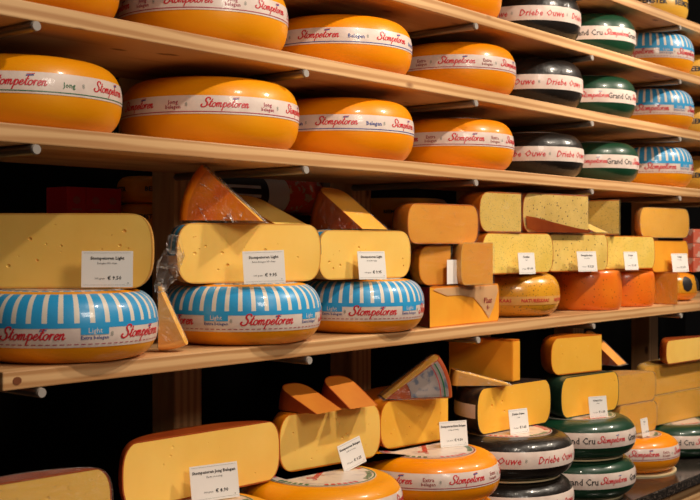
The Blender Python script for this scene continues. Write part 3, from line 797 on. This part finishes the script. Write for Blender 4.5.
T2(e, 'quarter cheese with pin holes and a straight right side, between two orange wheel stacks')
x0, x1 = X(477, .0), X(551, -.03)
e = half('cut_cheese', (x0, .0), (x1, -.03), ZL-.001, .119, M_PASTE_A, M_RINDBLK, holes=6, seed=14)
bd = obj('paper_band', band_surface((x1-x0)/2, .12, .043, .078, .045, 2.7, .0008, math.radians(60), math.radians(178), 40), e, M_PAPER, True)
T2(e, 'half cheese with wrinkled black rind on the black wheels')
x0, x1 = X(561, -.03), X(619, -.065)
e = half('cut_cheese', (x0, -.03), (x1, -.065), ZL-.001, .114, M_PASTE_A, M_RINDGRN, holes=4, seed=15)
T2(e, 'half cheese with dark green rind on the green wheels')
zo = Z_G + .0048 + H + .0035
e = half('cut_cheese', (X(622, .0), .01), (X(657, -.02), -.02), zo, .093, M_PASTE_A, M_RINDPALE, wrap=True, b=.03)
T2(e, 'film wrapped orange block on the single orange wheel, lower of two')
e = half('cut_cheese', (X(618, .0), .02), (X(657, -.02), -.015), zo+.095, .091, M_PASTE_A, M_RINDPALE, wrap=True, b=.03)
T2(e, 'film wrapped orange block, upper of two beside the green rinded half cheese')
zg = Z_G + H + .0038
e = half('cut_cheese', (X(655, .02), .03), (X(722, -.02), -.02), zg, .096, M_PASTE_A, M_YELLOWWAX, wrap=True, b=.03)
shallow(e, .4); T2(e, 'big yellow half cheese on the lone green wheel at the right edge, lower one')
e = half('cut_cheese', (X(646, .03), .04), (X(722, -.02), -.01), zg+.098, .098, M_PASTE_A, M_YELLOWWAX, wrap=True, b=.04)
shallow(e, .4); T2(e, 'big yellow half cheese at the right edge with film glints, upper one')
e = half('cut_cheese', (X(672, -.02), .0), (X(714, -.03), -.03), zg+.198, .080, M_PASTE, M_RINDRED, ang=math.radians(45), b=.03)
shallow(e, .3); T2(e, 'small yellow piece with brown rind, topmost at the lower right edge')

# wedges on top of the lower halves
zw = ZL + .122 + .0035
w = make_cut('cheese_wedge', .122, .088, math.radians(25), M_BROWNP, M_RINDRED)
p = onz(321, 415, zw); stand(w, (p[0], p[1]+.012, zw), (-.05, 1, 0))
T2(w, 'brown orange wedge lying on the holed half cheese, left of the pair', 'cheese wedge')
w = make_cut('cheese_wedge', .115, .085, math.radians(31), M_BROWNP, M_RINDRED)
p = onz(354, 410, zw); stand(w, (p[0]+.004, p[1]+.015, zw), (.12, .99, 0))
T2(w, 'brown orange wedge lying on the holed half cheese, right of the pair', 'cheese wedge')
# labelled wedge, point to the left
w = make_cut('cheese_wedge', .165, .085, math.radians(36), M_PASTE_A, M_RINDRED, wrap=True, b=.02)
zw3 = ZL + .113 + .0035
Pt = cam_pt(379, 2.68)
stand(w, (Pt[0]+.0, Pt[1]+.0, zw3+.001), (SN, -CS*.72, 0))
bm = bmesh.new(); n_ = 14
pts = [(.15*math.cos(math.radians(34)*k/n_+.02), .15*math.sin(math.radians(34)*k/n_+.02)) for k in range(n_+1)] + [(.06*math.cos(math.radians(34)*k/n_+.02), .06*math.sin(math.radians(34)*k/n_+.02)) for k in range(n_, -1, -1)]
f0 = bm.faces.new([bm.verts.new((x, y, .0868)) for x, y in pts]); bmesh.ops.solidify(bm, geom=[f0], thickness=.0006)
lb = obj('paper_label', bm, w, mat('grey_blue_label', srgb(190, 178, 172), .35, coat=.4, col2=srgb(120, 130, 150), scale=60, contrast=(.5, .65)))
P = Print()
for k in range(2):
    r0, r1 = (.139, .142) if k == 0 else (.130, .1315)
    for j in range(14):
        a, a2 = math.radians(34)*j/14+.02, math.radians(34)*(j+1)/14+.02
        P.add([[(r0*math.cos(a), r0*math.sin(a)), (r1*math.cos(a), r1*math.sin(a)), (r1*math.cos(a2), r1*math.sin(a2)), (r0*math.cos(a2), r0*math.sin(a2))]], M_GREENINK if k == 0 else M_REDINK)
P.build('label_print', lb, lambda u, v: (u, v, .0882))
T2(w, 'film wrapped wedge with a round printed label, point to the left, on the quarter cheese', 'cheese wedge')
# on the black rinded half
zb = ZL - .001 + .119 + .003; zF = ZL - .001 + .114 + .003
w = make_cut('cheese_wedge', .150, .07, math.radians(15), M_PASTE_A, M_RINDPALE, wrap=True, b=.015)
Pt = cam_pt(511, 2.82); stand(w, (Pt[0], Pt[1], zb), (-SN*1.05, CS*.95, 0))
T2(w, 'low wedge lying in front of the tall shaded wedge on the black rinded half', 'cheese wedge')
w = root('cheese_wedge')
def prism(pts, z0, z1):
    bm = bmesh.new(); f0 = bm.faces.new([bm.verts.new((x, y, z0)) for x, y in pts])
    r_ = bmesh.ops.extrude_face_region(bm, geom=[f0])
    for v in [g for g in r_['geom'] if isinstance(g, bmesh.types.BMVert)]: v.co.z = z1
    bmesh.ops.recalc_face_normals(bm, faces=bm.faces)
    bmesh.ops.bevel(bm, geom=bm.edges[:], offset=.002, segments=2, affect='EDGES'); return bm
obj('paste', prism([(-.020, 0), (.016, 0), (.026, .195), (-.034, .195)], 0, .105), w, M_PASTE_O, True)
obj('rind', prism([(-.020, 0), (.016, 0), (.026, .199), (-.034, .199)], .1052, .108), w, M_RINDOR, True)
w.location = (X(518, -.01)-.002, -.008, zb); w.rotation_euler.z = -.03
T2(w, 'tall upright wedge with a bright narrow front on the black rinded half', 'cheese wedge')
# on the green rinded half
e = half('cut_cheese', (X(551, .0), .0), (X(600, -.04), -.045), zF, .104, M_PASTE_A, M_RINDOR, ang=math.radians(70), holes=4, seed=41, b=.045)
shallow(e, .6)
T2(e, 'quarter cheese with a diagonal shadow on its face, on top of the green rinded half')
w = make_cut('cheese_wedge', .145, .075, math.radians(42), M_PASTE_O, M_RINDRED, wrap=True)
stand(w, (X(618, -.02), -.02, zF), (-.12, .99, 0))
T2(w, 'steep wedge with dark red rind right of the quarter cheese with the diagonal shadow', 'cheese wedge')

# ------------------------------------------------------------------ price cards
def card(pxc, y, z, yaw, w_, h_, lines, label, tilt=8, roll=0):
    e = root('price_card')
    bm = box(bmesh.new(), -w_/2, w_/2, -.0005, .0005, 0, h_)
    bd = obj('card', bm, e, M_WHITE)
    P = Print(); s = h_/.06
    tp_ = font_polys(lines[0], .0072*s, bold=.03); wd_ = 2*max(p[0] for q in tp_ for p in q)
    if wd_ > w_*.9: tp_ = [[(p[0]*w_*.9/wd_, p[1]) for p in q] for q in tp_]
    P.add(shift(tp_, 0, h_*.80), M_BLACKINK)
    P.add(shift(font_polys(lines[1], .0046*s), 0, h_*.66), M_BLACKINK)
    P.add(shift(font_polys('100 gram', .0045*s), -.012*s, h_*.24), M_BLACKINK)
    P.add(shift(font_polys(lines[2], .0085*s, bold=.02), .012*s, h_*.25), M_BLACKINK)
    for a in (rect(-w_*.46, w_*.46, h_*.945, h_*.952), rect(-w_*.46, w_*.46, h_*.06, h_*.066), rect(w_*.40, w_*.42, h_*.1, h_*.13)): P.add(a, M_GREYINK)
    P.build('lettering', bd, lambda u, v: (u, -.0009, v))
    e.location = (X(pxc, y), y, z); e.rotation_euler = (math.radians(-tilt), math.radians(roll), math.radians(yaw))
    tag(e, label, 'price card', 'printed price cards'); return e
SL = 'Stompetoren Light'
px, py = cam_pt(107, 1.90); card(107, py, zc2+.004, -44, .086, .062, (SL, 'Belegen 35+ kaas', '€ 9.50'), 'white price card in front of the big half cheese at the left edge')
px, py = cam_pt(265, 2.20); card(265, py-.018, zc2+.001, -36, .082, .064, (SL, 'Extra Belegen 35+ kaas', '€ 9.95'), 'white price card below the standing orange wedge, in front of the second half cheese', roll=-2)
card(373, .0, zc2, -18, .072, .062, (SL, 'Oud 35+ kaas', '€ 9.95'), 'white price card in front of the half cheese above the third striped wheel')
card(527.5, -.022, zr3, -14, .060, .056, ('Kruiden', 'kaas', '€ 1.95'), 'white price card in front of the pale herb speckled half', tilt=6)
card(588, -.022, zr3, -22, .070, .058, ('Fenegriek kaas', 'boerenkaas', '€ 2.25'), 'white price card in front of the peppered cheese')
card(632, -.022, Z_C+.121, -14, .062, .056, ('Belegen', 'boeren', '€ 2.25'), 'white price card in front of the plain pale yellow half')
card(681, -.005, Z_C+.107, -18, .078, .062, ('Truffel', 'boerenkaas', '€ 2.95'), 'white price card in front of the brownish half at the right end')
card(216, -.005, ZL, -24, .094, .066, ('Stompetoren Jong Belegen', 'Zacht en romig', '€ 8.90'), 'large white price card in front of the big bottom left half wheel', roll=-2)
card(355.5, -.02, ZL+.003, -8, .066, .058, ('Stompetoren Belegen', 'zacht en romig', '€ 9.25'), 'white price card in front of the holed half with two dark wedges', roll=-14)
card(454.5, -.035, ZL-.001, -26, .074, .060, ('Stompetoren Extra Belegen', 'pittig en romig', '€ 9.50'), 'white price card overlapping the right side of the pin holed quarter cheese')
card(520, -.06, ZL-.001, -14, .066, .062, ('Driebe Ouwe', 'kaas', '€ 1.65'), 'white price card in front of the black rinded half')
card(599, -.09, ZL-.001, -24, .062, .058, ('Grand Cru', 'pittig', '€ 1.95'), 'white price card in front of the green rinded half')
card(646, -.05, zo, 0, .048, .056, ('Oud', 'kaas', '€ 2.15'), 'half hidden white price card on the single orange wheel')
# blank label on the wrapped quarter
bm = box(bmesh.new(), X(447, .018), X(458, .018), .0175, .0185, zr2+.003, zr2+.062)
tag(obj('blank_card', bm, None, M_WHITE), 'blank white card leaning on the wrapped orange quarter cheese', 'card')

Z_R = -.035
# ------------------------------------------------------------------ things in the dark behind the rack
bm = box(bmesh.new(), -.2, 5.0, .47, .95, Z_R-.03, Z_R)
tag(obj('rear_shelf', bm, None, M_POST), 'dark shelf board behind the rack holding red boxes', 'shelf')
for k, px in enumerate((66, 85, 102)):
    bm = box(bmesh.new(), -.026, .026, -.04, .04, 0, .165, bev=.002)
    o = root('tea_box'); o.location = (X(px, .62), .62, Z_R+.0004)
    obj('carton', bm, o, M_REDBOX)
    P = Print(); P.add([[(.011*math.cos(2*PI*j/12), .135+.009*math.sin(2*PI*j/12)) for j in range(12)]], mat('faded_pink', srgb(190, 90, 84), .5)); P.add(rect(-.014, .014, .112, .116), mat('faded_pink', srgb(190, 90, 84), .5))
    P.build('emblem', o, lambda u, v: (u, -.0406, v))
    tag(o, 'dark red carton in the shade, ' + ['leftmost', 'middle', 'rightmost'][k] + ' of the three', 'box', 'red cartons behind the rack')
for k in range(3):
    wheel('small', X(148, .60), .60, Z_R+.0004+k*.0665, 20+k*25, 'small orange cheese in the shade behind the left post, ' + ['lowest', 'middle', 'topmost'][k] + ' of the pile', 'small orange cheeses piled behind the left post', r=.075, h=.066, b=.03, name='whole_small_cheese')
for k in range(2):
    wheel('small', X(405, .68)+.0, .70, Z_R+.0004+k*.0915, 10+k*20, 'orange cheese wheel in the shade behind the third half cheese, ' + ['lower', 'upper'][k] + ' of the pair', 'cheeses piled in the shade behind the rack', r=.16, h=.091, b=.03)
# roll of printed film lying behind the half wheels
rl = root('label_roll', (X(232, .60)-.03, .60, .135))
def tube(x0, x1, r, ri=None):
    pr = [(ri or 0.0, x0), (r, x0), (r, x1), (ri or 0.0, x1)]
    if ri: b_ = sweep(pr, 0, 2*PI, 40, closed=True)
    else: b_ = sweep(pr, 0, 2*PI, 40)
    bmesh.ops.rotate(b_, verts=b_.verts, matrix=Matrix.Rotation(PI/2, 3, 'Y')); return b_
obj('dark_sleeve', tube(-.10, .12, .050), rl, M_BLACKINK, True)
obj('white_sleeve', tube(.12, .20, .052), rl, mat('dull_white', srgb(225, 215, 205), .6), True)
obj('red_sleeve', tube(.20, .34, .054), rl, mat('dull_red', srgb(240, 80, 44), .5, col2=srgb(220, 180, 150), scale=40, contrast=(.55, .6)), True)
P = Print()
for k in range(3): P.add(rect(-.03, .09, .012-.024*k, .020-.024*k), mat('dull_white', srgb(225, 215, 205), .6))
P.build('lettering', rl, lambda u, v: (u, -math.sqrt(.0507**2-v*v), v))
tag(rl, 'roll of printed film lying in the shade behind the low pale wedge', 'roll')
rb = obj('stand_block', box(bmesh.new(), X(232, .60)+.0, X(232, .60)+.26, .56, .64, Z_R+.0005, .080), None, M_DARK)
tag(rb, 'dark box under the printed roll, hidden by the half cheeses', 'box')
rg = root('black_pipe', (X(312, .60)+.11, .60, .130))
bm = tube(-.05, .05, .062, .050); bmesh.ops.rotate(bm, verts=bm.verts, matrix=Matrix.Rotation(math.radians(-38), 3, 'Z'))
obj('rim', bm, rg, mat('dull_grey', srgb(120, 108, 98), .6), True)
bm = tube(-.045, .045, .0495); bmesh.ops.rotate(bm, verts=bm.verts, matrix=Matrix.Rotation(math.radians(-38), 3, 'Z'))
obj('core', bm, rg, M_BLACKINK, True)
tag(rg, 'dark roll seen end on with a pale rim, behind the second half cheese', 'roll')
rb = obj('stand_block', box(bmesh.new(), X(312, .60)+.06, X(312, .60)+.16, .56, .64, Z_R+.0005, .067), None, M_DARK)
tag(rb, 'dark box under the end on roll, hidden by the half cheeses', 'box')
# cream board between the two top left wheels
bm = box(bmesh.new(), X(118, .37), X(146, .37), .362, .368, Z_1+.0004, Z_1+.164)
tag(obj('cream_panel', bm, None, M_CREAM), 'cream panel glimpsed between the two left wheels near the top', 'panel')

# crumpled film above the leaning wedge
def crumple(name, pts, w0, seed, label):
    rd = random.Random(seed); bm = bmesh.new(); g = []
    for i, (c, ww) in enumerate(pts):
        rowv = []
        for k in range(9):
            a = k/8*2*PI
            rr = ww*(.6+.6*rd.random())
            rowv.append(bm.verts.new((c[0]+rr*math.cos(a)*SN, c[1]-rr*math.cos(a)*CS+rr*.5*math.sin(a), c[2]+rd.uniform(-.004, .004))))
        g.append(rowv)
    for i in range(len(g)-1):
        for k in range(8): bm.faces.new((g[i][k], g[i][k+1], g[i+1][k+1], g[i+1][k]))
    o = obj(name, bm, None, M_WRAP, False); tag(o, label, 'film'); return o
pp = []
for k in range(9):
    t_ = k/8; a_ = cam_pt(160+14*math.sin(t_*1.8), 2.05+.1*t_)
    pp.append(((a_[0], a_[1], ZZ(165, a_[1], 292-58*t_)), .012+.010*math.sin(t_*PI)))
crumple('crumpled_film', pp, .02, 3, 'crumpled clear film rising above the thin leaning wedge')

# ------------------------------------------------------------------ light
def spot(x, y, z, tx, ty, tz, power, size=75, rad=.035, col=(1, .86, .70)):
    l = bpy.data.lights.new('shop_spot', 'SPOT'); l.energy = power; l.spot_size = math.radians(size); l.spot_blend = .5; l.shadow_soft_size = rad; l.color = col
    o = bpy.data.objects.new('shop_spot', l); COL.objects.link(o); o.location = (x, y, z)
    o.rotation_euler = (Vector((tx, ty, tz))-Vector((x, y, z))).to_track_quat('-Z', 'Y').to_euler(); return o
spot(1.55, -1.22, 1.45, 1.35, 0, -.1, 70)
spot(2.85, -1.22, 1.45, 2.55, 0, -.1, 132)
spot(4.10, -1.22, 1.45, 3.70, 0, -.1, 140)
al = bpy.data.lights.new('soft_fill', 'AREA'); al.energy = 34; al.size = .7; al.color = (1, .86, .72)  # unseen soft fill, added to lift the faces the spots leave dim
ao = bpy.data.objects.new('soft_fill', al); COL.objects.link(ao); ao.location = (.9, -2.9, 1.3)
ao.rotation_euler = (Vector((2.2, 0, 0))-ao.location).to_track_quat('-Z', 'Y').to_euler()
wd = bpy.data.worlds.new('shop'); bpy.context.scene.world = wd; wd.use_nodes = True
wd.node_tree.nodes['Background'].inputs['Color'].default_value = (1, .86, .74, 1); wd.node_tree.nodes['Background'].inputs['Strength'].default_value = .07

# ------------------------------------------------------------------ camera
sc = bpy.context.scene
cam = bpy.data.cameras.new('camera'); cam.sensor_width = 36; cam.lens = FPX/700*36; cam.clip_start = .02
cam.shift_y = -(250-HOR)/700
co = bpy.data.objects.new('camera', cam); COL.objects.link(co); co.location = (0, -CAM_D, 0)
fw = Vector((CS, SN, 0)); co.rotation_euler = fw.to_track_quat('-Z', 'Y').to_euler()
cam.dof.use_dof = True; cam.dof.focus_distance = 2.4; cam.dof.aperture_fstop = 10
sc.camera = co
sc.view_settings.view_transform = 'Standard'; sc.view_settings.look = 'None'; sc.view_settings.gamma = 1; sc.view_settings.exposure = 0; sc.view_settings.use_curve_mapping = False

for o in list(COL.objects):
    if o.parent is None and o.get('label') and not 4 <= len(o['label'].split()) <= 16: print('LABELLEN', o.name, o['label'])
